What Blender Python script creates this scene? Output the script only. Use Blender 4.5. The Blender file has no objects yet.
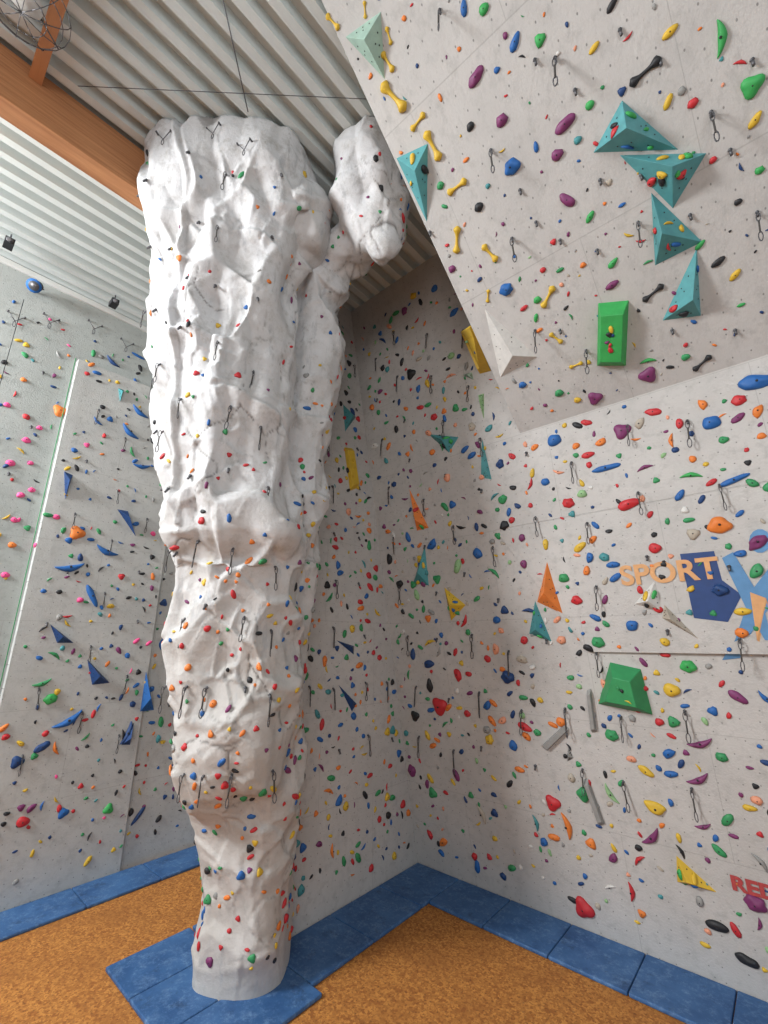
import bpy, bmesh, math, random
from mathutils import Vector, Matrix, noise
from mathutils.bvhtree import BVHTree
random.seed(7)
sc = bpy.context.scene
sc.view_settings.view_transform = 'Standard'
sc.view_settings.look = 'None'
sc.view_settings.exposure = 0.0

# ---------------- survey frame -----------------
# room axes: origin = room corner on floor, x along right wall, -y into the room
CAM = Vector((6.0, -7.74, 4.0))
PITCH = math.radians(16.4)
FPX = 441.0
RX, RY = .749, .6625
cp, sp = math.cos(PITCH), math.sin(PITCH)
def cam2room(X, Y, Z=0.0):
    return Vector((RX*X - RY*Y + CAM.x, RY*X + RX*Y + CAM.y, Z))
def ray(px, py):
    u = (px-384)/FPX; v = (512-py)/FPX
    F = cp - v*sp; U = sp + v*cp
    return Vector((RX*u - RY*F, RY*u + RX*F, U))
ROOF = 11.1
LEAN = .187
XL = -3.95

# ---------------- materials --------------------
def new_mat(name):
    m = bpy.data.materials.new(name); m.use_nodes = True
    nt = m.node_tree; b = nt.nodes['Principled BSDF']
    return m, nt, b
def N(nt, t, **kw):
    n = nt.nodes.new(t)
    for k, v in kw.items(): setattr(n, k, v)
    return n
def mixc(nt, fac, a, b, blend='MIX'):
    n = N(nt, 'ShaderNodeMix', data_type='RGBA', blend_type=blend)
    for val, sock in ((fac, n.inputs[0]), (a, n.inputs[6]), (b, n.inputs[7])):
        if hasattr(val, 'is_linked'): nt.links.new(val, sock)
        elif isinstance(val, (int, float)): sock.default_value = val
        else: sock.default_value = (*val, 1)
    return n.outputs[2]
def ramp(nt, src, p0, p1, c0=(0,0,0), c1=(1,1,1)):
    r = N(nt, 'ShaderNodeValToRGB')
    r.color_ramp.elements[0].position = p0; r.color_ramp.elements[0].color = (*c0, 1)
    r.color_ramp.elements[1].position = p1; r.color_ramp.elements[1].color = (*c1, 1)
    nt.links.new(src, r.inputs[0]); return r.outputs[0]
def noise_t(nt, vec, scale, detail=4, rough=.6):
    n = N(nt, 'ShaderNodeTexNoise'); n.inputs['Scale'].default_value = scale
    n.inputs['Detail'].default_value = detail; n.inputs['Roughness'].default_value = rough
    nt.links.new(vec, n.inputs['Vector']); return n.outputs['Fac']
def plastic(name, col, rough=.55, var=.25):
    m, nt, b = new_mat(name)
    tc = N(nt, 'ShaderNodeTexCoord')
    f = noise_t(nt, tc.outputs['Object'], 9, 3)
    c = mixc(nt, f, tuple(x*(1-var) for x in col), tuple(min(1, x*(1+var)) for x in col))
    nt.links.new(c, b.inputs['Base Color']); b.inputs['Roughness'].default_value = rough
    return m
def wall_mat(name, axis, col):
    m, nt, b = new_mat(name)
    tc = N(nt, 'ShaderNodeTexCoord')
    s = N(nt, 'ShaderNodeSeparateXYZ'); nt.links.new(tc.outputs['Object'], s.inputs[0])
    c = N(nt, 'ShaderNodeCombineXYZ')
    nt.links.new(s.outputs[0 if axis == 'x' else 1], c.inputs[0]); nt.links.new(s.outputs[2], c.inputs[1])
    P = c.outputs[0]
    big = noise_t(nt, P, .9, 5); med = noise_t(nt, P, 7, 6, .7)
    base = mixc(nt, ramp(nt, big, .3, .7), tuple(x*.90 for x in col), tuple(min(1, x*1.07) for x in col))
    base = mixc(nt, ramp(nt, med, .50, .72), base, tuple(x*.78 for x in col))
    # chalk smears
    base = mixc(nt, ramp(nt, noise_t(nt, P, 3.5, 6, .75), .60, .80), base, tuple(min(1,x*1.28) for x in col))
    vor = N(nt, 'ShaderNodeTexVoronoi', voronoi_dimensions='2D'); vor.inputs['Scale'].default_value = 5.6
    vor.inputs['Randomness'].default_value = .5
    nt.links.new(P, vor.inputs['Vector'])
    dot = ramp(nt, vor.outputs['Distance'], .035, .055, (1,1,1), (0,0,0))
    base = mixc(nt, dot, base, tuple(x*.48 for x in col))
    br = N(nt, 'ShaderNodeTexBrick'); br.inputs['Scale'].default_value = 1
    br.inputs['Mortar Size'].default_value = .005; br.inputs['Brick Width'].default_value = 2.5
    br.inputs['Row Height'].default_value = 1.45; br.inputs['Mortar Smooth'].default_value = .2
    nt.links.new(P, br.inputs['Vector'])
    fm = N(nt, 'ShaderNodeMath', operation='MULTIPLY'); nt.links.new(br.outputs['Fac'], fm.inputs[0]); fm.inputs[1].default_value = .3
    base = mixc(nt, fm.outputs[0], base, (.2, .19, .18))
    # boot scuffs
    sc1 = ramp(nt, noise_t(nt, P, 24, 5, .75), .64, .75)
    base = mixc(nt, sc1, base, tuple(x*.55 for x in col))
    nt.links.new(base, b.inputs['Base Color'])
    b.inputs['Roughness'].default_value = .85
    bp = N(nt, 'ShaderNodeBump'); bp.inputs['Strength'].default_value = .35; bp.inputs['Distance'].default_value = .02
    nt.links.new(noise_t(nt, P, 35, 4), bp.inputs['Height']); nt.links.new(bp.outputs[0], b.inputs['Normal'])
    return m
M_WR = wall_mat('painted_panel_right', 'x', (.495, .48, .46))
M_WO = wall_mat('painted_panel_overhang', 'x', (.50, .487, .468))
M_WP = wall_mat('painted_panel_partition', 'y', (.51, .495, .475))
M_WL = wall_mat('painted_panel_left', 'y', (.50, .51, .495))
M_CONC = wall_mat('concrete_left', 'y', (.40, .43, .415))

HC = dict(blue=(.012,.11,.36), red=(.50,.022,.03), green=(.03,.26,.09), yellow=(.62,.40,.03), orange=(.70,.19,.03),
          purple=(.18,.03,.12), black=(.012,.013,.016), teal=(.05,.25,.27), pink=(.78,.08,.26), lime=(.26,.46,.22),
          navy=(.008,.045,.16), white=(.62,.61,.58), tan=(.42,.37,.30), grey=(.27,.27,.26), palegreen=(.33,.48,.40),
          brightgreen=(.035,.34,.08), lightteal=(.085,.31,.33), salmon=(.72,.30,.18))
HM = {k: plastic('resin_'+k, v) for k, v in HC.items()}
HN = list(HM.keys())
def metal(name, col, rough):
    m, nt, b = new_mat(name)
    tc = N(nt, 'ShaderNodeTexCoord')
    c = mixc(nt, noise_t(nt, tc.outputs['Object'], 30), tuple(x*.7 for x in col), col)
    nt.links.new(c, b.inputs['Base Color'])
    b.inputs['Metallic'].default_value = .6; b.inputs['Roughness'].default_value = rough
    return m
M_STEEL = metal('steel', (.14,.14,.15), .45)
M_SLING = plastic('sling_nylon', (.06,.055,.05), .8)

# ---------------- mesh builder -----------------
class Builder:
    def __init__(s, mats): s.v=[]; s.f=[]; s.m=[]; s.mats=mats; s.sm=[]
    def add(s, vs, fs, mi=0, smooth=False):
        o = len(s.v); s.v += [tuple(p) for p in vs]
        for f in fs: s.f.append(tuple(i+o for i in f)); s.m.append(mi); s.sm.append(smooth)
    def box(s, lo, hi, mi=0):
        x0,y0,z0 = lo; x1,y1,z1 = hi
        vs=[(x0,y0,z0),(x1,y0,z0),(x1,y1,z0),(x0,y1,z0),(x0,y0,z1),(x1,y0,z1),(x1,y1,z1),(x0,y1,z1)]
        s.add(vs, [(3,2,1,0),(4,5,6,7),(0,1,5,4),(1,2,6,5),(2,3,7,6),(3,0,4,7)], mi)
    def tube(s, p0, p1, r, mi=0, n=5, r1=None):
        p0=Vector(p0); p1=Vector(p1); d=(p1-p0)
        if d.length < 1e-6: return
        d.normalize(); a=d.orthogonal().normalized(); b=d.cross(a); r1 = r if r1 is None else r1
        vs=[p0+(a*math.cos(2*math.pi*i/n)+b*math.sin(2*math.pi*i/n))*r for i in range(n)]
        vs+=[p1+(a*math.cos(2*math.pi*i/n)+b*math.sin(2*math.pi*i/n))*r1 for i in range(n)]
        fs=[(i,(i+1)%n,n+(i+1)%n,n+i) for i in range(n)]+[tuple(range(n))[::-1], tuple(range(n,2*n))]
        s.add(vs, fs, mi, True)
    def poly_tube(s, pts, r, mi=0, n=5, closed=False):
        k=len(pts)
        for i in range(k if closed else k-1): s.tube(pts[i], pts[(i+1)%k], r, mi, n)
    def build(s, name, bevel=0):
        me=bpy.data.meshes.new(name); me.from_pydata(s.v, [], s.f)
        for m in s.mats: me.materials.append(m)
        me.polygons.foreach_set('material_index', s.m); me.polygons.foreach_set('use_smooth', s.sm)
        me.update()
        ob=bpy.data.objects.new(name, me); sc.collection.objects.link(ob)
        if bevel:
            md=ob.modifiers.new('bevel','BEVEL'); md.width=bevel; md.segments=2; md.limit_method='ANGLE'
        return ob
def prism(bld, prof, x0, x1, mi=0):
    """profile in (y,z), extruded along x"""
    n=len(prof)
    vs=[(x0,y,z) for y,z in prof]+[(x1,y,z) for y,z in prof]
    fs=[(i,(i+1)%n,n+(i+1)%n,n+i) for i in range(n)]+[tuple(range(n))[::-1], tuple(range(n,2*n))]
    bld.add(vs, fs, mi)

BV, BF = [], []      # collision soup for hold placement
def soup(bld):
    o=len(BV); BV.extend(bld.v); BF.extend([tuple(i+o for i in f) for f in bld.f])

# ---------------- room shell --------------------
XR = 10.5; YF = -17.0
b=Builder([M_WR]); prism(b, [(0,0),(-LEAN*ROOF,ROOF),(-LEAN*ROOF+.3,ROOF),(.3,0)], XL-.2, XR); b.build('wall_right'); soup(b)
# steep overhang
OX=3.33; OY0=-1.36; OZ0=7.27; OK=4.45/3.83
oyt=OY0-OK*(ROOF-OZ0)
b=Builder([M_WO]); prism(b, [(OY0,OZ0),(oyt,ROOF),(-LEAN*ROOF+.1,ROOF),(OY0+.12,OZ0)], OX, XR); b.build('wall_overhang'); soup(b)
# slanted logo facet (wedge)
def wy(z, off=0): return -LEAN*z-off
b=Builder([M_WR])
vs=[(2.62,wy(5.81,.02),5.81),(XR,wy(5.81,.03),5.81),(XR,wy(3.86,.17),3.86),(3.79,wy(3.86,.05),3.86),
    (2.62,wy(5.81,-.05),5.81),(XR,wy(5.81,-.05),5.81),(XR,wy(3.86,-.05),3.86),(3.79,wy(3.86,-.05),3.86)]
b.add(vs, [(0,1,2),(0,2,3),(7,6,5,4),(4,5,1,0),(5,6,2,1),(6,7,3,2),(7,4,0,3)]); b.build('wall_facet'); soup(b)
# band panel between facet and overhang
b=Builder([M_WR])
vs=[(2.62,wy(5.812,.024),5.812),(XR,wy(5.812,.036),5.812),(XR,wy(7.25,.0),7.25),(3.33,wy(7.25,.0),7.25),
    (2.62,wy(5.812,-.05),5.812),(XR,wy(5.812,-.05),5.812),(XR,wy(7.25,-.05),7.25),(3.33,wy(7.25,-.05),7.25)]
b.add(vs, [(3,2,1,0),(4,5,6,7),(0,1,5,4),(1,2,6,5),(2,3,7,6),(3,0,4,7)]); b.build('wall_band'); soup(b)
# partition
b=Builder([M_WP])
prof=[(.0,0),(-3.5,0),(-3.7,3),(-4.2,8),(-4.4,ROOF),(.0,ROOF)]
prism(b, prof, -.16, 0.0); b.build('wall_partition'); soup(b)
# left wall
b=Builder([M_CONC]); b.box((XL-.25, YF, 0),(XL, 0, 10.95)); b.build('wall_left'); soup(b)
b=Builder([M_WL]); b.box((XL, -6.06, 0.0),(XL+.14, -3.82, 9.55)); b.build('wall_left_panel', .008); soup(b)
b=Builder([M_WL]); b.box((XL, -3.80, 0.0),(XL+.07, -.05, 9.3)); b.build('wall_left_recess', .005); soup(b)
mt,nt,bb=new_mat('white_trim'); 
tc=N(nt,'ShaderNodeTexCoord'); nt.links.new(mixc(nt, noise_t(nt,tc.outputs['Object'],3),(.6,.62,.6),(.72,.73,.71)), bb.inputs['Base Color'])
b=Builder([mt]); b.box((XL-.25, YF, 10.95),(XL+.05, 0, 11.07)); b.build('trim_1', .01)

# floor
m,nt,bb=new_mat('cork_floor')
tc=N(nt,'ShaderNodeTexCoord'); P=tc.outputs['Object']
v=N(nt,'ShaderNodeTexVoronoi'); v.inputs['Scale'].default_value=34; nt.links.new(P, v.inputs['Vector'])
sepc=N(nt,'ShaderNodeSeparateColor'); nt.links.new(v.outputs['Color'], sepc.inputs[0])
c=ramp(nt, sepc.outputs[0], .05, .95, (.30,.10,.018), (.56,.24,.05))
c=mixc(nt, ramp(nt, noise_t(nt,P,40,3,.7), .54,.66), c, (.13,.045,.012))
c=mixc(nt, ramp(nt, noise_t(nt,P,20,5,.8), .60,.74), c, (.66,.36,.12))
bk=N(nt,'ShaderNodeTexNoise'); bk.inputs['Scale'].default_value=1.3; nt.links.new(P,bk.inputs['Vector'])
c=mixc(nt, ramp(nt,bk.outputs['Fac'],.50,.95), c, (.28,.10,.02))
nt.links.new(c, bb.inputs['Base Color']); bb.inputs['Roughness'].default_value=.8
b=Builder([m]); b.box((XL-.25, YF, -.2),(XR, .3, 0)); b.build('floor')

# blue mats
m,nt,bb=new_mat('blue_vinyl_mat')
tc=N(nt,'ShaderNodeTexCoord'); P=tc.outputs['Object']
c=mixc(nt, ramp(nt, noise_t(nt,P,1.6,6,.7), .35,.7), (.020,.080,.22), (.055,.155,.35))
c=mixc(nt, ramp(nt, noise_t(nt,P,9,8,.85), .50,.70), c, (.15,.27,.46))
c=mixc(nt, ramp(nt, noise_t(nt,P,3,8,.8), .55,.72), c, (.012,.04,.11))
nt.links.new(c, bb.inputs['Base Color']); bb.inputs['Roughness'].default_value=.55
b=Builder([m]); H=.05; g=.012
def mats_x(x0,x1,y0,y1,n):
    w=(x1-x0)/n
    for i in range(n): b.box((x0+i*w+g/2,y0+g/2,.001),(x0+(i+1)*w-g/2,y1-g/2,H))
def mats_y(x0,x1,y0,y1,n):
    w=(y1-y0)/n
    for i in range(n): b.box((x0+g/2,y0+i*w+g/2,.001),(x1-g/2,y0+(i+1)*w-g/2,H))
mats_x(.92, XR, -.93, -.015, 10)
mats_y(.005,.92,-3.3,-.015,3)
mats_y(.30,1.12,-4.85,-3.3,1)
mats_x(-1.28,.30,-4.85,-3.75,2)
mats_y(-1.28,-.17,-3.72,-.05,3)
mats_y(XL+.145, XL+.97, YF, -.05, 15)
b.build('floor_mats', .015)

# roof deck
m,nt,bb=new_mat('galvanised_deck')
tc=N(nt,'ShaderNodeTexCoord'); P=tc.outputs['Object']
c=mixc(nt, noise_t(nt,P,2,4), (.58,.63,.62),(.70,.74,.72)); nt.links.new(c, bb.inputs['Base Color']); bb.inputs['Roughness'].default_value=.5
b=Builder([m]); per=.30
x=XL-.4; pts=[]
while x<XR+.2:
    pts += [(x,ROOF),(x+.12,ROOF),(x+.14,ROOF+.18),(x+.28,ROOF+.18)]; x+=per
vs=[]; fs=[]
for i,(px_,pz) in enumerate(pts): vs += [(px_,YF,pz),(px_,.4,pz)]
for i in range(len(pts)-1): fs.append((2*i,2*i+1,2*i+3,2*i+2))
b.add(vs,fs); b.box((XL-.4,YF,ROOF+.185),(XR+.2,.4,ROOF+.3)); b.build('ceiling')

# timber
def wood(name, c0, c1, ax):
    m,nt,bb=new_mat(name)
    tc=N(nt,'ShaderNodeTexCoord'); mp=N(nt,'ShaderNodeMapping'); nt.links.new(tc.outputs['Object'], mp.inputs[0])
    s=[9,9,22]; s[ax]=.7; mp.inputs['Scale'].default_value=s
    f=noise_t(nt, mp.outputs[0], 1.3, 6, .65)
    nt.links.new(mixc(nt, ramp(nt,f,.3,.7), c0, c1), bb.inputs['Base Color']); bb.inputs['Roughness'].default_value=.45
    return m
b=Builder([wood('glulam',(.36,.145,.060),(.58,.28,.125),1)])
for i in range(5): b.box((-.22, YF, 10.34+i*.151),(.08, -4.6, 10.34+(i+1)*.151-.0015))
b.build('glulam_beam', .006)
b=Builder([wood('purlin_wood',(.40,.16,.07),(.54,.24,.10),0)]); b.box((.082,-7.88,10.90),(XR,-7.74,ROOF-.002)); b.build('roof_purlin', .008)

# ---------------- rock pillar -------------------
rings=[ # z, Xc, Yc, half width, half depth (view-aligned survey of the column), exponent
 (-.05,-1.79,7.0,.55,.54,3.0),(.3,-1.79,6.98,.53,.52,2.8),(.76,-1.77,6.97,.52,.5,2.8),(1.6,-1.83,6.89,.54,.5,2.6),(1.95,-1.84,6.80,.57,.54,2.6),(2.25,-1.84,6.58,.62,.66,2.6),
 (2.7,-1.87,6.53,.67,.70,2.6),(3.2,-1.89,6.53,.73,.72,2.6),(4.0,-1.96,6.48,.80,.76,2.6),(4.6,-2.00,6.44,.83,.77,2.6),
 (5.0,-2.00,6.40,.82,.76,2.6),(5.3,-2.03,6.18,.89,.87,2.8),(6.0,-2.16,6.13,.91,.88,2.8),(7.5,-2.32,6.0,.94,.88,3),
 (9.2,-2.42,5.78,1.04,.92,3),(10.0,-2.33,5.60,1.21,.98,3.2),(10.6,-2.33,5.48,1.27,1.02,3.6),(11.08,-2.38,5.44,1.26,1.02,4.2)]
def ring_at(z):
    if z<=rings[0][0]: return rings[0][1:]
    for i in range(len(rings)-1):
        a,c=rings[i],rings[i+1]
        if z<=c[0]:
            t=(z-a[0])/(c[0]-a[0]); return tuple(a[k]*(1-t)+c[k]*t for k in range(1,6))
    return rings[-1][1:]
bm=bmesh.new(); NS=64; prev=None; zs=[]; z=-.05
while z<11.08: zs.append(z); z+=.12
zs.append(11.08); first=None
for z in zs:
    Xc,Yc,hw,hd,e=ring_at(z); row=[]
    for i in range(NS):
        a=2*math.pi*i/NS; c_,s_=math.cos(a),math.sin(a)
        X=Xc+hw*math.copysign(abs(c_)**(2/e),c_); Y=Yc+hd*math.copysign(abs(s_)**(2/e),s_)
        row.append(bm.verts.new(cam2room(X,Y,z)))
    if prev:
        for i in range(NS): bm.faces.new((prev[i],prev[(i+1)%NS],row[(i+1)%NS],row[i]))
    else: first=row
    prev=row
bm.faces.new(first[::-1]); bm.faces.new(prev)
def ball(p, r):
    bmesh.ops.create_icosphere(bm, subdivisions=3, radius=r, matrix=Matrix.Translation(p))
rib=[(-.20,4.98,11.05,.54),(-.19,5.1,10.5,.54),(-.18,5.2,10.1,.45),(-.5,5.5,10.05,.34),(-.88,5.85,9.92,.32),(-1.15,6.15,9.35,.36),
     (-1.19,6.28,8.1,.35),(-1.23,6.35,6.9,.32),(-1.29,6.45,5.93,.28),(-1.34,6.55,5.0,.28),(-1.4,6.7,3.8,.25),(-1.5,6.9,2.2,.2)]
for i in range(len(rib)-1):
    a,c=rib[i],rib[i+1]; n=max(2,int((Vector(a[:3])-Vector(c[:3])).length/.10))
    for k in range(n):
        t=k/n; q=[a[j]*(1-t)+c[j]*t for j in range(4)]; ball(cam2room(q[0],q[1],q[2]), q[3])
for q in [(-.06,5.15,9.74,.24),(-.10,5.15,9.88,.32),(-1.33,5.12,10.35,.42),(-1.25,5.3,9.95,.36),
          (-1.4,6.6,7.4,.5),(-1.3,6.6,8.8,.5),(-1.5,6.5,6.3,.5)]:
    ball(cam2room(*q[:3]), q[3])
me=bpy.data.meshes.new('tmp'); bm.to_mesh(me); bm.free()
tmp=bpy.data.objects.new('tmp',me); sc.collection.objects.link(tmp)
md=tmp.modifiers.new('r','REMESH'); md.mode='VOXEL'; md.voxel_size=.028
sm_=tmp.modifiers.new('s','SMOOTH'); sm_.factor=.5; sm_.iterations=6
dg=bpy.context.evaluated_depsgraph_get(); dg.update()
rock=bpy.data.meshes.new_from_object(tmp.evaluated_get(dg)); bpy.data.objects.remove(tmp)
rock.name='rock_pillar'
def sm(a,b,x):
    t=max(0,min(1,(x-a)/(b-a))); return t*t*(3-2*t)
def hsh(p,k):
    return (math.sin(p.x*12.9898+p.y*78.233+p.z*37.719+k*4.1)*43758.5453)%1.0
seam=[(11.08,-2.92),(10.6,-2.86),(10.1,-2.72),(9.7,-2.76),(9.2,-2.86),(8.5,-2.84),(7.8,-2.80),(7.2,-2.70),(6.6,-2.76),(5.9,-2.70),(5.4,-2.6)]
def seam_x(z):
    if z<5.4: return None
    for i in range(len(seam)-1):
        a,c=seam[i],seam[i+1]
        if c[0]<=z<=a[0]:
            t=(z-c[0])/(a[0]-c[0]); return c[1]*(1-t)+a[1]*t+.03*math.sin(z*5)
    return None
cr=[]; newco=[]
for v_ in rock.vertices:
    p=v_.co.copy(); n=v_.normal.copy(); h=p.z
    up_=sm(4.6,5.8,h)   # upper column is calmer with long flutes, lower is craggier
    # broad scooped planes
    q=Vector((p.x*1.5,p.y*1.5,p.z*1.0))+noise.noise_vector(p*.8)*.5
    ds,ps=noise.voronoi(q); c1=ps[0]; e=ds[1]-ds[0]
    rv=Vector((hsh(c1,1)-.5,hsh(c1,2)-.5,(hsh(c1,3)-.15)*.9))
    d=.26*(ds[0]-.35)+(q-c1).dot(rv)*.17*sm(0,.10,e)
    # long vertical flutes
    fl_=noise.noise(Vector((p.x*2.4,p.y*2.4,p.z*.40))+noise.noise_vector(p*.7)*.35)
    d+=.075*(abs(fl_)*2-.4)*(.5+.5*up_)
    # scoops and chips
    q2=Vector((p.x*2.9,p.y*2.9,p.z*2.2))+noise.noise_vector(p*1.7)*.6
    d2,ps2=noise.voronoi(q2); e2=d2[1]-d2[0]; c2=ps2[0]
    rv2=Vector((hsh(c2,1)-.5,hsh(c2,2)-.5,hsh(c2,3)-.2))
    act=sm(-.25,.3,noise.noise(p*.75+Vector((5,2,9))))*(.75-.1*up_)+.22
    d+=(.085*(d2[0]-.35)+(q2-c2).dot(rv2)*.09*sm(0,.09,e2))*act*(1 if hsh(c2,8)>.3 else .5)
    q3=Vector((p.x*5.5,p.y*5.5,p.z*4.4))+noise.noise_vector(p*4)*.4; d3,ps3=noise.voronoi(q3)
    d+=.022*(d3[0]-.35)*act
    d+=noise.fractal(p*.8,1.0,2.0,3)*.04+noise.fractal(p*9,1.0,2.0,2)*.003
    low=.60+.40*sm(1.5,2.2,h)
    low*=.45+.55*sm(0,.5,h)
    if h>10.2 : low=1.0-.5*sm(10.2,11.0,h)
    # fissures
    q4=Vector((p.x*1.0,p.y*1.0,p.z*.34))+noise.noise_vector(p*1.3)*.25+noise.noise_vector(p*5)*.035
    d4,ps4=noise.voronoi(q4); e4=d4[1]-d4[0]
    k=(1-sm(.002,.014,e4))
    zz=5.16+.26*noise.noise(p*1.2)+.08*noise.noise(p*6)
    k2=(1-sm(.0,.022,abs(h-zz)))*sm(-.1,.2,noise.noise(p*1.7+Vector((3,3,3))))
    zz=2.12+.22*noise.noise(p*1.6)+.07*noise.noise(p*7)
    k3=(1-sm(.0,.02,abs(h-zz)))*sm(-.1,.2,noise.noise(p*1.9))
    k=max(k*sm(-.1,.15,noise.noise(p*.9+Vector((7,1,1)))),k2,k3)
    d-=.012*k
    k5=(1-sm(0,.025,e2))*sm(.10,.35,noise.noise(p*1.5+Vector((11,0,4))))
    sx_=seam_x(h); sb=0
    if sx_ is not None:
        rel=p-CAM; Xv=RX*rel.x+RY*rel.y; Yv=-RY*rel.x+RX*rel.y
        if Yv<ring_at(h)[1]:
            u_=abs(Xv-sx_); sb=.055*math.exp(-(u_/.036)**2); k5=max(k5*(u_>.1), .6*math.exp(-((Xv-sx_-.07)/.022)**2))
    cr.append(max(k*.85,k5*.55))
    co=p+n*(d*low+sb)
    co.z=max(0.0,min(11.085,co.z)); newco.append(co)
for v_,c_ in zip(rock.vertices,newco): v_.co=c_
at=rock.attributes.new('crack','FLOAT','POINT'); at.data.foreach_set('value',cr)
for p_ in rock.polygons: p_.use_smooth=True
rock.update()
m,nt,bb=new_mat('sculpted_plaster_rock')
tc=N(nt,'ShaderNodeTexCoord'); P=tc.outputs['Object']
sx=N(nt,'ShaderNodeSeparateXYZ'); nt.links.new(P,sx.inputs[0])
c=mixc(nt, ramp(nt, noise_t(nt,P,1.3,5,.65),.35,.68), (.54,.535,.53),(.68,.69,.705))
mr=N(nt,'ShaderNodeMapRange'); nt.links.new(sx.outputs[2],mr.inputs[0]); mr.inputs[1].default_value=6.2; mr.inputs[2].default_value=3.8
c=mixc(nt, mr.outputs[0], c, (.84,.81,.77), 'MULTIPLY')  # lower column tinted darker beige: its dimmer light painted into the plaster colour
c=mixc(nt, ramp(nt, noise_t(nt,P,5,7,.75),.50,.72), c, (.41,.40,.38))
mp=N(nt,'ShaderNodeMapping'); mp.inputs['Scale'].default_value=(3.5,3.5,.8); nt.links.new(P,mp.inputs[0])
c=mixc(nt, ramp(nt, noise_t(nt,mp.outputs[0],1.5,7,.75),.56,.72), c, (.38,.39,.405))
aa=N(nt,'ShaderNodeAttribute',attribute_name='crack')
fm=N(nt,'ShaderNodeMath',operation='MULTIPLY'); nt.links.new(aa.outputs['Fac'],fm.inputs[0]); fm.inputs[1].default_value=.85
c=mixc(nt, fm.outputs[0], c, (.12,.105,.095))
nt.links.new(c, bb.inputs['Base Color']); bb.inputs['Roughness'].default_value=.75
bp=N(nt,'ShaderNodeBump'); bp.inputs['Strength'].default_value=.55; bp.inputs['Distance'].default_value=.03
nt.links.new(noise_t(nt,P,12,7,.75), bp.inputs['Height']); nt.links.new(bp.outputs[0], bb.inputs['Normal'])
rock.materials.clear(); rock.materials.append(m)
rob=bpy.data.objects.new('rock_pillar',rock); sc.collection.objects.link(rob)
RB=BVHTree.FromPolygons([v_.co.copy() for v_ in rock.vertices],[tuple(p_.vertices) for p_ in rock.polygons])
WB=BVHTree.FromPolygons([Vector(v_) for v_ in BV],BF)

def hit(px,py,tree=None):
    d=ray(px,py); L=d.length
    best=None
    for t in ([tree] if tree else [RB,WB]):
        loc,n,i,dist=t.ray_cast(CAM,d.normalized())
        if loc is not None and (best is None or dist<best[2]):
            if n.dot(d)>0: n=-n
            best=(loc,n,dist)
    if best is None: return None
    return best[0],best[1],best[2]/L

# ---------------- holds -------------------------
def ico(sub):
    bm=bmesh.new(); bmesh.ops.create_icosphere(bm,subdivisions=sub,radius=1)
    vs=[v_.co.copy() for v_ in bm.verts]; fs=[tuple(v_.index for v_ in f.verts) for f in bm.faces]; bm.free(); return vs,fs
ICO={2:ico(2),3:ico(3)}
def frame(n):
    up=Vector((0,0,1)); u=up-n*up.dot(n)
    if u.length<.05: u=Vector((0,1,0))-n*n.y
    u.normalize(); r=u.cross(n).normalized(); return r,u
def hold(bld, loc, n, r, col, kind=None, rot=None, R=random):
    if kind is None: kind=R.choice(['round','round','oval','oval','tri','jug','jug','cres'])
    if rot is None: rot=R.uniform(0,6.283)
    rr,uu=frame(n); ca,sa=math.cos(rot),math.sin(rot)
    ax=rr*ca+uu*sa; ay=uu*ca-rr*sa
    vs,fs=ICO[3 if r>.075 or kind=='bone' else 2]
    ph=R.uniform(0,6); k1=R.uniform(1.2,2.4); amp=R.uniform(.1,.2); tp=R.uniform(-.3,.3)
    out=[]
    for p in vs:
        x,y,z=p; a=math.atan2(y,x)
        w=1+amp*math.sin(k1*x*2+ph)*math.cos(k1*y*2-ph)+tp*x*.6
        if kind=='round': X,Y,Z=x*w,y*.85*w,z*.6*w
        elif kind=='oval': X,Y,Z=x*1.35,y*.66*w,z*.5*w
        elif kind=='long': X,Y,Z=x*1.9,y*.42*w,z*.42
        elif kind=='tri':
            k=.85+.15*math.cos(3*a); X,Y,Z=x*k*1.15,y*k*1.15,z*.5*w
        elif kind=='jug':
            X,Y,Z=x*1.15*w,y*.72-.12*x*x,z*.5*w+.3*max(0,y)*max(0,z)
        elif kind=='bone':
            s=math.sqrt(max(0,1-x*x)); pr=.20+.38*math.exp(-((abs(x)-.74)/.24)**2); pr*=min(1,s*1.7)
            s=max(s,1e-4); X,Y,Z=x*1.8,y/s*pr,z/s*pr*.9+.08
        elif kind=='cres':
            X=x*1.5; Y=y*.36*(1.1-abs(x)*.5)+.42*x*x-.2; Z=z*.4
        out.append(loc+ax*(X*r)+ay*(Y*r)+n*(max(Z,-.06)*r+.002))
    bld.add(out,fs,HN.index(col),True)
    if r>.05 and kind!='bone':
        bv,bf=ICO[2]; zz=.56 if kind in('round','jug') else .46
        out=[loc+ax*(p.x*r*.13)+ay*(p.y*r*.13)+n*(r*zz+p.z*r*.12) for p in bv]
        bld.add(out,bf,HN.index('black'),True)
def pick(w):
    t=random.random()*sum(w.values())
    for k,v_ in w.items():
        t-=v_
        if t<=0: return k
    return 'blue'
mats=[HM[k] for k in HN]
HR=Builder(mats); HO=Builder(mats); HP=Builder(mats); HL=Builder(mats); HK=Builder(mats)
WR=dict(blue=15,red=13,green=13,yellow=13,orange=13,purple=9,black=11,teal=4,lime=4,navy=7,white=2,grey=5,salmon=6,tan=4)
WL_=dict(blue=17,red=14,green=15,yellow=9,orange=6,purple=4,black=20,navy=9,pink=3,teal=4,grey=5)
WP_=dict(blue=14,red=18,green=14,yellow=12,orange=12,purple=6,black=14,teal=3,navy=7,salmon=4)
WK=dict(red=22,blue=16,yellow=15,orange=18,green=11,black=8,purple=5,grey=4)
grid={}
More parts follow.
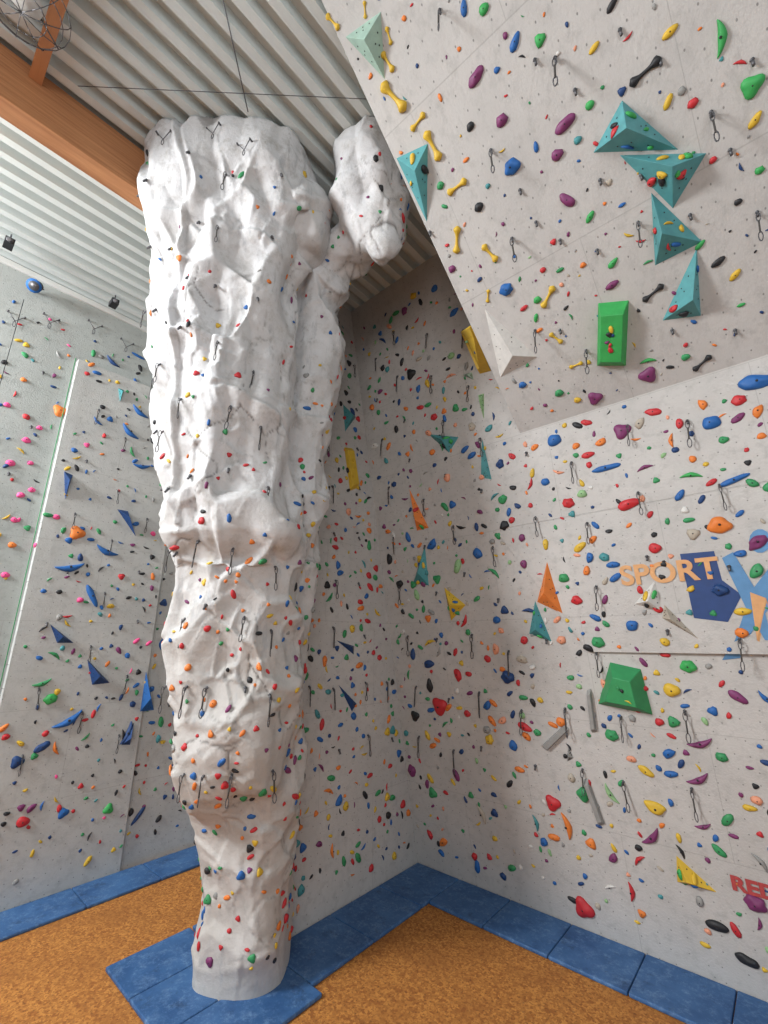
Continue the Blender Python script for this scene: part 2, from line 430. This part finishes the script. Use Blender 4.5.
def gkey(p): return (int(math.floor(p.x/.3)),int(math.floor(p.y/.3)),int(math.floor(p.z/.3)))
def free(p,dmin):
    k=gkey(p)
    for i in (-1,0,1):
        for j in (-1,0,1):
            for l in (-1,0,1):
                for q in grid.get((k[0]+i,k[1]+j,k[2]+l),()):
                    if (p-q).length_squared<dmin*dmin: return False
    return True
def use(p): grid.setdefault(gkey(p),[]).append(p)

# manual holds on the big overhang and right wall: photo survey (px,py,size,colour,kind,rotdeg)
man=[(464,8,15,'blue','oval',70),(484,9,12,'brightgreen','round',0),(515,42,18,'blue','oval',40),(540,40,14,'brightgreen','tri',0),(476,77,22,'purple','oval',20),
(497,70,7,'blue','round',0),(470,127,10,'black','round',0),(502,120,14,'purple','round',0),(536,147,11,'blue','oval',80),(565,124,24,'purple','oval',10),(557,155,13,'purple','round',0),
(511,167,18,'blue','round',0),(567,200,20,'purple','oval',120),(479,207,11,'black','round',0),(488,186,6,'teal','round',0),(590,217,13,'brightgreen','oval',40),(612,5,15,'black','oval',30),
(594,48,13,'yellow','oval',20),(645,72,33,'black','bone',8),(670,32,17,'yellow','oval',10),(720,38,34,'brightgreen','cres',80),(752,86,24,'brightgreen','tri',10),(668,102,15,'yellow','oval',50),
(693,103,11,'red','round',0),(755,120,17,'yellow','oval',40),(713,160,8,'red','round',0),(653,293,24,'black','bone',20),(612,285,15,'purple','oval',10),(613,263,13,'brightgreen','oval',30),
(718,262,15,'black','oval',20),(735,275,14,'yellow','oval',40),(700,245,12,'brightgreen','oval',30),(648,375,20,'purple','tri',50),(648,361,17,'brightgreen','cres',170),(702,363,22,'black','bone',30),
(576,365,15,'yellow','bone',0),(548,297,25,'yellow','bone',40),(556,338,18,'yellow','bone',120),(507,289,15,'blue','round',0),(490,253,24,'yellow','bone',110),(488,296,14,'yellow','bone',60),
(457,240,27,'yellow','bone',60),(457,187,25,'yellow','bone',0),(433,146,32,'yellow','bone',95),(418,122,22,'yellow','bone',10),(394,97,38,'yellow','bone',110),(388,62,22,'yellow','bone',100),
(389,36,16,'yellow','bone',80),(365,10,14,'yellow','bone',60),(373,32,9,'blue','round',0),(452,269,9,'purple','round',0),(537,300,9,'brightgreen','round',0),(524,308,10,'red','oval',10),(516,357,12,'red','oval',0),
(536,318,10,'brightgreen','oval',60),(333,22,20,'yellow','bone',110),(322,10,14,'brightgreen','oval',60),(345,58,12,'yellow','bone',100),(441,185,9,'green','round',0),(466,160,8,'orange','oval',0),
(595,398,17,'purple','tri',0),(559,393,10,'green','round',0),(522,385,9,'blue','round',0),(577,400,8,'yellow','round',0),(622,205,8,'blue','oval',0),(578,140,9,'teal','round',0),(590,105,10,'brightgreen','round',0),
(560,270,9,'green','oval',0),(543,270,7,'red','round',0),(583,265,7,'orange','round',0),(686,357,9,'green','round',0),(738,202,8,'black','round',0),(741,305,8,'brightgreen','oval',0),(760,170,9,'brightgreen','round',0),
(757,382,34,'blue','oval',-10),(555,440,16,'blue','round',0),(606,468,30,'blue','long',2),(622,431,20,'purple','tri',10),(653,412,17,'red','oval',-20),(691,476,22,'brightgreen','cres',170),(734,480,30,'blue','long',15),
(629,504,24,'red','oval',10),(645,468,18,'purple','cres',190),(710,423,18,'blue','round',0),(738,418,16,'purple','oval',30),(740,400,14,'red','round',0),(588,455,15,'red','oval',0),(568,503,13,'red','round',0),
(576,446,9,'orange','round',0),(545,482,10,'blue','round',0),(675,450,8,'navy','round',0),(723,440,10,'green','round',0),(762,436,9,'orange','round',0),
(580,547,16,'yellow','oval',30),(720,525,22,'orange','round',0),(656,548,13,'red','round',0),(613,565,15,'blue','oval',0),(689,520,12,'green','oval',0),(576,600,12,'red','round',0),(719,590,15,'navy','round',0),
(440,706,22,'red','tri',20),(525,727,17,'red','oval',-20),(553,803,19,'red','tri',10),(584,908,24,'red','tri',-10),(567,826,28,'orange','cres',100),(563,578,12,'green','round',0),
(700,743,27,'purple','cres',20),(698,779,26,'purple','cres',30),(640,688,17,'red','oval',0),(672,690,17,'yellow','round',0),(738,697,20,'purple','oval',-40),(703,826,18,'purple','cres',20),(722,757,12,'green','round',0),
(646,771,17,'yellow','oval',-30),(671,774,15,'blue','oval',10),(598,642,14,'green','round',0),(536,823,17,'teal','cres',100),(755,903,20,'purple','round',0),(717,926,22,'black','oval',0),(747,960,22,'black','oval',-10),
(750,808,14,'yellow','oval',0),(688,666,16,'brightgreen','round',0),(685,706,10,'blue','oval',10),(660,722,10,'red','round',0),(612,735,14,'green','round',0),(508,677,16,'navy','round',0),(497,620,10,'blue','round',0),
(413,654,13,'navy','oval',80),(411,374,14,'black','tri',0),(402,362,10,'black','oval',60),(391,320,9,'green','oval',60),(397,340,8,'blue','oval',60),(428,405,10,'green','oval',0),(434,417,9,'red','round',0)]
for (x,y,s,c,k,ro) in man:
    h=hit(x,y,WB)
    if not h: continue
    loc,n,t=h; f={'round':2.1,'oval':2.8,'long':3.8,'tri':2.4,'jug':2.4,'bone':3.7,'cres':3.1}[k]
    use(loc)
    hold(HO if loc.z>OZ0 and loc.x>OX else HR, loc, n, .93*s*t/FPX/f, c, k, math.radians(ro))

def scatter(bld, fn, count, dmin, weights, rmin, rmax, kinds=None):
    k=0; tries=0
    while k<count and tries<count*14:
        tries+=1; q=fn()
        if q is None: continue
        loc,n=q
        if not free(loc,dmin): continue
        use(loc); r=rmin+(rmax-rmin)*random.random()**2.2
        hold(bld,loc,n,r,pick(weights),random.choice(kinds) if kinds else None); k+=1
def wall_r():
    x=random.uniform(.1,7.5); z=random.uniform(.35,7.2)
    loc,n,i,d=WB.ray_cast(Vector((x,-5,z)),Vector((0,1,0)))
    return (loc,-n if n.y>0 else n) if loc else None
def wall_r2():
    x=random.uniform(.1,3.25); z=random.uniform(7.2,10.6)
    loc,n,i,d=WB.ray_cast(Vector((x,-5,z)),Vector((0,1,0)))
    return (loc,-n if n.y>0 else n) if loc else None
def over():
    x=random.uniform(OX+.1,8.2); z=random.uniform(OZ0+.1,ROOF-.2)
    y=OY0-OK*(z-OZ0); n=Vector((0,-1,-OK)).normalized()
    return Vector((x,y,z)),n
def part_ok():
    p=Vector((0,random.uniform(-3.5,-.1),random.uniform(.3,10.6)))
    if p.y>-LEAN*p.z-.08: return None
    return p,Vector((1,0,0))
def left():
    y=random.uniform(-9.0,-1.5); z=random.uniform(.35,10.3)
    if -6.2<y<-5.95: return None
    if y<-6.2 and random.random()<.3: return None
    loc,n,i,d=WB.ray_cast(Vector((-1,y,z)),Vector((-1,0,0)))
    return (loc,Vector((1,0,0))) if loc else None
def pill():
    z=random.uniform(.3,10.8)
    if z>5.0 and random.random()<.62: return None
    Xc,Yc,hw,hd,e=ring_at(z); c=cam2room(Xc,Yc,z); a=random.uniform(0,6.283); d=Vector((math.cos(a),math.sin(a),random.uniform(-.2,.2)))
    loc,n,i,ds=RB.ray_cast(c+d*3,-d)
    if loc is None: return None
    if n.dot(d)<0: n=-n
    return loc,n
def ribp():
    i=random.randrange(len(rib)-1); a,c=rib[i],rib[i+1]; t=random.random()
    q=[a[j]*(1-t)+c[j]*t for j in range(3)]; c0=cam2room(*q)
    if q[2]>9.4 and random.random()<.6: return None
    an=random.uniform(0,6.283); d=Vector((math.cos(an),math.sin(an),random.uniform(-.4,.2)))
    loc,n,i,ds=RB.ray_cast(c0+d*1.2,-d)
    if loc is None: return None
    if n.dot(d)<0: n=-n
    return loc,n
scatter(HL, left, 30, .45, dict(blue=8,navy=5,green=4,brightgreen=2,red=1,orange=1), .075,.115, ['cres','long','cres','oval','tri'])
scatter(HR, wall_r, 60, .36, WR, .078,.11)
scatter(HR, wall_r, 700, .13, WR, .028,.074)
scatter(HR, wall_r2, 150, .13, WR, .030,.080)
scatter(HO, over, 290, .12, WR, .014,.040)
scatter(HP, part_ok, 430, .12, WP_, .030,.078)
scatter(HL, left, 800, .12, WL_, .028,.066)
scatter(HK, pill, 620, .085, WK, .024,.056,['round','oval','tri'])
scatter(HK, ribp, 200, .085, WK, .024,.050,['round','oval','tri'])
# left wall features
for (x,y,s,c,k,ro) in [(130,432,22,'blue','cres',-35),(140,412,20,'blue','cres',-30),(142,466,18,'blue','cres',10),(107,551,24,'blue','cres',-20),(70,567,28,'blue','cres',15),
    (68,720,30,'blue','cres',30),(127,733,24,'navy','cres',70),(92,596,26,'blue','long',-60),(42,683,18,'green','cres',20),(77,533,17,'orange','tri',0),(60,411,15,'orange','tri',20),
    (22,822,12,'red','round',0),(42,747,16,'navy','oval',30),(63,813,12,'blue','tri',0),(17,762,14,'navy','tri',0),(50,699,13,'brightgreen','round',0),(80,600,7,'pink','round',0),(48,515,10,'green','oval',0),
    (10,463,9,'pink','round',0),(20,495,8,'pink','round',0),(32,490,7,'pink','round',0),(26,440,8,'pink','round',0),(57,517,7,'pink','round',0),(14,520,7,'pink','round',0),(30,463,6,'pink','round',0),
    (7,405,7,'pink','round',0),(40,428,6,'pink','round',0),(12,545,8,'orange','round',0),(36,545,7,'pink','round',0),(24,380,6,'orange','round',0),(5,575,8,'pink','round',0)]:
    h=hit(x,y,WB); loc,n,t=h; f={'round':2.1,'oval':2.8,'long':3.8,'tri':2.4,'bone':3.7,'cres':3.1}[k]
    hold(HL,loc,n,.95*s*t/FPX/f,c,k,math.radians(ro))

# ---------------- volumes -----------------------
def volume(pts, h, col, apex=None, flat=0.0, tree=None, deco=0):
    base=[]; n0=None
    for (x,y) in pts:
        q=hit(x,y,tree or WB)
        base.append(q[0]); n0=q[1]
    c=sum(base,Vector())/len(base)
    bl=Builder([HM[col],HM['black']]); k=len(base)
    if flat:
        top=[c+(p-c)*flat+n0*h for p in base]
        vs=[p-n0*.004 for p in base]+top
        bl.add(vs,[(i,(i+1)%k,k+(i+1)%k,k+i) for i in range(k)]+[tuple(range(k,2*k)),tuple(range(k))[::-1]])
        for w in range(deco):
            p=top[0].lerp(top[1],random.uniform(.1,.9)).lerp(top[3].lerp(top[2],random.uniform(.1,.9)),random.uniform(.1,.9))
            hold(HO if p.z>OZ0 else HR,p,n0,random.uniform(.02,.045),pick(WR))
    else:
        a=c+n0*h
        if apex: 
            q=hit(*apex,tree or WB)[0]; a=q+n0*h
        vs=[p-n0*.004 for p in base]+[a]
        bl.add(vs,[(i,(i+1)%k,k) for i in range(k)]+[tuple(range(k))[::-1]])
        for i in range(k):
            e1=base[(i+1)%k]-base[i]; nn=e1.cross(a-base[i]).normalized()
            if nn.dot(n0)<0: nn=-nn
            for w in ((.4,.4,.2),(.2,.55,.25),(.55,.2,.25),(.3,.3,.4)):
                p=base[i]*w[0]+base[(i+1)%k]*w[1]+a*w[2]
                bl.tube(p-nn*.001,p+nn*.003,.009,1,6)
            for w in range(deco):
                u1,u2,u3=random.random()+.15,random.random()+.15,random.random()+.2; s=u1+u2+u3
                p=(base[i]*u1+base[(i+1)%k]*u2+a*u3)/s
                hold(HO if p.z>OZ0 else HR,p,nn,random.uniform(.03,.06),random.choice(['brightgreen','yellow','black','red','blue','brightgreen']))
    bmx=bl.build('climbing_volume')
    bm=bmesh.new(); bm.from_mesh(bmx.data); bmesh.ops.recalc_face_normals(bm,faces=bm.faces); bm.to_mesh(bmx.data); bm.free()
    for p in bmx.data.polygons: p.use_smooth=False
    md=bmx.modifiers.new('b','BEVEL'); md.width=.006; md.segments=1
    return c,n0
V=[([(593,153),(622,100),(679,150)],.30,'lightteal',(628,128),2),([(619,155),(707,153),(673,209)],.28,'lightteal',(672,165),3),
   ([(651,192),(703,242),(655,266)],.24,'lightteal',(662,230),2),([(697,247),(662,321),(701,316)],.22,'lightteal',(692,295),1),
   ([(345,37),(381,11),(385,80)],.2,'palegreen',(372,42),0),([(396,158),(428,143),(427,223)],.18,'lightteal',(420,170),1),
   ([(484,308),(538,357),(500,378)],.16,'white',(515,352),0),
   ([(547,561),(537,602),(563,614)],.18,'orange',(548,592),0),([(634,604),(655,580),(663,612)],.14,'white',(650,600),1),([(664,604),(662,618),(700,640)],.12,'tan',(672,618),0),
   ([(425,545),(429,586),(413,583)],.15,'teal',(422,572),1),([(444,587),(466,605),(451,621)],.16,'yellow',(454,604),1),
   ([(409,488),(429,528),(417,531)],.14,'orange',(419,520),1),([(428,434),(459,437),(449,453)],.14,'teal',(446,441),1),([(482,438),(492,480),(481,478)],.14,'lightteal',(485,465),0),
   ([(535,600),(552,642),(529,634)],.15,'teal',(539,628),1),([(676,855),(718,893),(677,882)],.14,'yellow',(688,876),1),
   ([(64,471),(73,475),(65,500)],.16,'navy',None,0),([(117,509),(128,511),(136,537)],.16,'navy',None,0),([(50,624),(74,643),(57,643)],.18,'navy',None,0),([(87,659),(110,683),(92,685)],.2,'navy',None,0),
   ([(146,671),(154,710),(140,712)],.2,'blue',None,0),([(134,722),(130,745),(121,745)],.15,'navy',None,0),([(118,388),(124,390),(120,402)],.12,'teal',None,0),
   ([(343,404),(356,417),(345,432)],.15,'teal',None,0),([(338,684),(357,704),(352,712)],.1,'navy',None,0),([(336,640),(354,646),(354,655)],.1,'navy',None,0),
   ([(478,395),(484,393),(484,420)],.1,'lime',None,0),([(462,375),(472,372),(474,380)],.08,'palegreen',None,0)]
for pts,h,c,ap,dc in V: volume(pts,h,c,ap,deco=dc)
volume([(598,303),(629,300),(626,366),(597,366)],.18,'brightgreen',flat=.72,deco=6)
volume([(610,662),(641,669),(653,715),(598,704)],.24,'green',flat=.55,deco=3)
volume([(461,331),(471,325),(491,371),(480,374)],.08,'yellow',flat=.85,deco=2)
volume([(344,447),(352,448),(358,488),(350,491)],.08,'yellow',flat=.8,deco=3)
volume([(587,690),(591,688),(597,732),(592,733)],.07,'grey',flat=.8)
volume([(541,746),(565,724),(570,729),(547,751)],.07,'grey',flat=.8)
volume([(583,779),(588,778),(605,824),(600,826)],.07,'grey',flat=.8)
volume([(568,745),(574,758),(567,762)],.06,'grey')
HR.build('climbing_holds'); HO.build('climbing_holds.001'); HP.build('climbing_holds.002'); HL.build('climbing_holds.003'); HK.build('climbing_holds.004')

# ---------------- quickdraws & anchors ----------
Q=Builder([M_STEEL,M_SLING])
def ringpts(c, ax, ay, w, h, n=10): return [c+ax*(w*math.cos(2*math.pi*i/n))+ay*(h*math.sin(2*math.pi*i/n)) for i in range(n)]
def hanger(loc,n,s=1.0):
    r,u=frame(n)
    Q.tube(loc, loc+n*.018*s, .018*s, 0, 6); Q.tube(loc+n*.01*s, loc+n*.038*s-u*.045*s,.013*s,0,5)
def quickdraw(loc,n,s=1.0,prob=1.0):
    if random.random()>prob: hanger(loc,n,1.2); return
    s*=random.uniform(.8,1.0)
    r,u=frame(n); dn=Vector((0,0,-1))
    hanger(loc,n,s)
    p=loc+n*.045
    tw=random.uniform(-1.2,1.2); side=(r+n*tw).normalized(); dn=(dn+r*random.uniform(-.1,.1)).normalized()
    c1=p+dn*.055*s; Q.poly_tube(ringpts(c1,side,dn,.022*s,.055*s),.006*s,0,4,True)
    a=p+dn*.10*s; e=p+dn*.25*s
    Q.tube(a,e,.011*s,1,4)
    c2=p+dn*.30*s; Q.poly_tube(ringpts(c2,side,dn,.023*s,.058*s),.0065*s,0,4,True)
def anchor(loc,n,s=1.0):
    r,u=frame(n); p=loc+n*.04
    l=p+r*.17*s+u*.15*s; q=p-r*.17*s+u*.15*s; b_=p-Vector((0,0,.06))*s
    for e in (l,q):
        Q.tube(e-n*.05,e+n*.01,.022*s,0,6); Q.tube(e,b_,.010*s,0,5)
    Q.poly_tube(ringpts(b_-Vector((0,0,.09*s)),r,Vector((0,0,1)),.03*s,.08*s),.010*s,0,4,True)
for xx in [.45,1.15,1.85,2.55,3.3,4.0,4.75,5.6,6.5]:
    z=2.1+random.uniform(-.2,.2)
    while z<10.3:
        x=xx+random.uniform(-.12,.12)
        loc,n,i,d=WB.ray_cast(Vector((x,-5,z)),Vector((0,1,0)))
        if loc and not (z>7.1 and x>OX-.05):
            quickdraw(loc,-n if n.y>0 else n,1.1,.66)
        z+=random.uniform(.8,1.05)
for yy in [-.6,-1.3,-2.0,-2.6,-3.2]:
    z=2.2+random.uniform(-.2,.2)
    while z<10:
        y=yy+random.uniform(-.1,.1)-LEAN*z*.35
        if -3.4<y<-LEAN*z-.1: quickdraw(Vector((0,y,z)),Vector((1,0,0)),1.05,.6)
        z+=random.uniform(.8,1.05)
for yy in [-7.4,-6.6,-5.6,-4.9,-4.2,-3.3,-2.6]:
    z=2.5+random.uniform(-.3,.3)
    while z<9.3:
        y=yy+random.uniform(-.1,.1)
        loc,n,i,d=WB.ray_cast(Vector((-1,y,z)),Vector((-1,0,0)))
        if loc: quickdraw(loc,Vector((1,0,0)),1.0,.5)
        z+=random.uniform(.9,1.2)
for (x,y) in [(555,58),(491,150),(711,112),(638,222),(512,238),(757,212),(586,350),(440,10),(535,330)]:
    h=hit(x,y,WB)
    if h: quickdraw(h[0],h[1],1.1)
for (x,y) in [(535,60),(641,175),(597,250),(672,330),(536,222),(560,330),(430,232),(735,330),(752,60),(620,30),(660,60),(575,90),(520,190),(600,180),(560,240),(730,150),(690,215)]:
    h=hit(x,y,WB)
    if h: hanger(h[0],h[1],1.1)
for a in range(5):
    z=2.5
    while z<10.6:
        ang=math.radians([-110,-88,-65,-38,-10][a]+random.uniform(-6,6)); Xc,Yc,hw,hd,e=ring_at(z); c=cam2room(Xc,Yc,z)
        d=Vector((math.cos(ang),math.sin(ang),0)); loc,n,i,ds=RB.ray_cast(c+d*3,-d)
        if loc:
            if n.dot(d)<0:n=-n
            quickdraw(loc,d,1.0,.5)
        z+=random.uniform(.75,1.0)
for (x,y,s) in [(50,322,.75),(94,328,.75),(126,346,.75),(15,320,.75)]:
    h=hit(x,y,WB)
    if h: anchor(h[0],h[1],s)
for (x,y,s) in [(165,140,.6),(215,134,.6),(246,150,.6)]:
    h=hit(x,y,RB)
    if h: anchor(h[0],h[1],s)
Q.build('quickdraws')

# ---------------- logos on wall -----------------
def on_wall(pts, col, name, off=.004):
    vs=[]
    for (x,y) in pts:
        h=hit(x,y,WB); vs.append(h[0]+h[1]*off)
    bl=Builder([col]); bl.add(vs,[tuple(range(len(vs)))])
    return bl.build(name)
PO=plastic('paint_orange',(.64,.34,.15),.6); PB=plastic('paint_darkblue',(.02,.055,.18),.6); PL=plastic('paint_lightblue',(.10,.25,.46),.6); PR=plastic('paint_red',(.42,.06,.06),.6)
emp=bpy.data.objects.new('wall_logo',None); sc.collection.objects.link(emp)
parts=[on_wall([(680,554),(714,551),(722,580),(742,595),(728,622),(694,618)],PB,'logo_square'),
 on_wall([(722,558),(733,552),(762,600),(772,640),(765,640),(748,612)],PL,'swoosh_1',.008),
 on_wall([(775,560),(752,590),(735,640),(722,660),(740,658),(752,632),(775,600)],PL,'swoosh_2',.006),
 on_wall([(750,592),(766,598),(775,625),(775,655),(757,640)],PO,'swoosh_3',.012)]
hd_=[]
for i in range(14):
    a=2*math.pi*i/14; hd_.append((760+11*math.cos(a),541+12*math.sin(a)))
parts.append(on_wall(hd_,PL,'logo_head',.008))
def text(s,px,py,hpx,col,name,sx=1.0):
    h=hit(px,py,WB); loc,n,t=h
    cu=bpy.data.curves.new(name,'FONT'); cu.body=s; cu.size=hpx*t/FPX/.72; cu.extrude=.001; cu.offset=.010; cu.align_x='LEFT'; cu.align_y='BOTTOM_BASELINE'
    o=bpy.data.objects.new('t',cu); sc.collection.objects.link(o); bpy.context.view_layer.update()
    me=bpy.data.meshes.new_from_object(o.evaluated_get(bpy.context.evaluated_depsgraph_get())); bpy.data.objects.remove(o)
    ob=bpy.data.objects.new(name,me); sc.collection.objects.link(ob); me.materials.clear(); me.materials.append(col)
    r,u=frame(n); r=-r if r.x<0 else r
    M=Matrix(((r.x*sx,u.x,n.x,loc.x+n.x*.014),(r.y*sx,u.y,n.y,loc.y+n.y*.014),(r.z*sx,u.z,n.z,loc.z+n.z*.014),(0,0,0,1)))
    ob.matrix_world=M; return ob
parts.append(text('SPORT',622,585,19,PO,'lettering',1.02))
for p in parts:
    if p.parent is None: p.parent=emp
t2=text('RED',732,888,13,PR,'red_lettering',1.1)

# ---------------- small fixtures ----------------
fl=Builder([M_STEEL,HM['blue'],HM['black']])
h=hit(33,291,WB); p=h[0]
fl.tube(p,p+Vector((.16,0,0)),.02,0,6)
c=p+Vector((.2,0,0)); d=Vector((.6,-.35,-.6)).normalized()
fl.tube(c-d*.12,c+d*.06,.09,2,16,.12); fl.tube(c+d*.06,c+d*.075,.13,1,16); fl.tube(c+d*.076,c+d*.08,.09,0,16)
fl.tube(c-Vector((0,.14,0)),c+Vector((0,.14,0)),.012,0,6)
fl.build('floodlight')
for px_,py_,nm in ((9,243,'security_camera'),(114,303,'security_camera')):
    d=ray(px_,py_); t=(10.9-4)/d.z; p=CAM+d*t
    f=Builder([M_STEEL,HM['black']])
    f.tube(p+Vector((0,0,.0)),Vector((p.x,p.y,ROOF)),.015,0,6); f.box((p.x-.11,p.y-.07,p.z-.07),(p.x+.11,p.y+.07,p.z+.05),1); f.tube(p+Vector((.1,0,-.02)),p+Vector((.16,-.02,-.04)),.045,0,10)
    f.build(nm,.01)
# guarded bay lamp near purlin
d=ray(25,2); t=(10.75-4)/d.z; p=CAM+d*t
f=Builder([M_STEEL,HM['white']])
f.tube(p+Vector((0,0,.02)),p+Vector((0,0,.2)),.16,1,16,.07); f.tube(p+Vector((0,0,.2)),Vector((p.x,p.y,ROOF)),.02,0,6)
for k in range(5):
    a=math.pi*k/5; pts=[p+Vector((math.cos(a)*.42*math.cos(q),math.sin(a)*.42*math.cos(q),-.18*math.sin(q))) for q in [math.pi*i/10 for i in range(11)]]
    f.poly_tube(pts,.005,0,4)
for rr,zz in ((.42,0),(.36,-.09),(.22,-.155)): f.poly_tube(ringpts(p+Vector((0,0,zz)),Vector((1,0,0)),Vector((0,1,0)),rr,rr,20),.005,0,4,True)
for a in (0,2.1,4.2): f.tube(p+Vector((math.cos(a)*.42,math.sin(a)*.42,0)),p+Vector((0,0,.12)),.008,0,4)
f.build('caged_lamp')
# wires
def at_z(px,py,z):
    d=ray(px,py); return CAM+d*((z-4)/d.z)
f=Builder([M_STEEL]); f.tube(at_z(222,-5,ROOF),at_z(248,112,10.9),.008,0,5); f.build('steel_cable')
f=Builder([M_STEEL]); f.tube(at_z(78,86,10.95),at_z(366,99,10.95),.005,0,5); f.build('steel_cable.001')
f=Builder([HM['green']]); f.tube(Vector((XL+.2,-6.12,9.5)),Vector((XL+.3,-6.15,.05)),.008,0,6); f.build('climbing_rope')
f=Builder([HM['black']]); f.tube(Vector((XL+.16,-7.1,10.3)),Vector((XL+.2,-7.12,.05)),.006,0,6); f.build('climbing_rope.001')

# ---------------- light -------------------------
w=bpy.data.worlds.new('w'); sc.world=w; w.use_nodes=True
w.node_tree.nodes['Background'].inputs[0].default_value=(.86,.93,1,1); w.node_tree.nodes['Background'].inputs[1].default_value=.46
def area(name,loc,tgt,sx,sy,P,col):
    l=bpy.data.lights.new(name,'AREA'); l.shape='RECTANGLE'; l.size=sx; l.size_y=sy; l.energy=P; l.color=col
    o=bpy.data.objects.new(name,l); sc.collection.objects.link(o); o.location=loc
    o.rotation_euler=(Vector(tgt)-Vector(loc)).to_track_quat('-Z','Y').to_euler(); return o
area('window_daylight',(-2.4,-14.0,9.6),(0,-4,6.5),2.6,2.2,1750,(.97,.985,1))
area('window_daylight.001',(10,-14,7),(3,-2,4),6,4,470,(.99,.985,.98))

# ---------------- camera ------------------------
cd=bpy.data.cameras.new('camera'); co=bpy.data.objects.new('camera',cd); sc.collection.objects.link(co)
co.location=CAM; co.rotation_euler=(math.pi/2+PITCH,0,math.atan2(RY,RX))
cd.sensor_fit='VERTICAL'; cd.sensor_height=36; cd.lens=FPX/1024*36; cd.clip_start=.05; cd.clip_end=200
sc.camera=co
print('verts rock',len(rock.vertices))
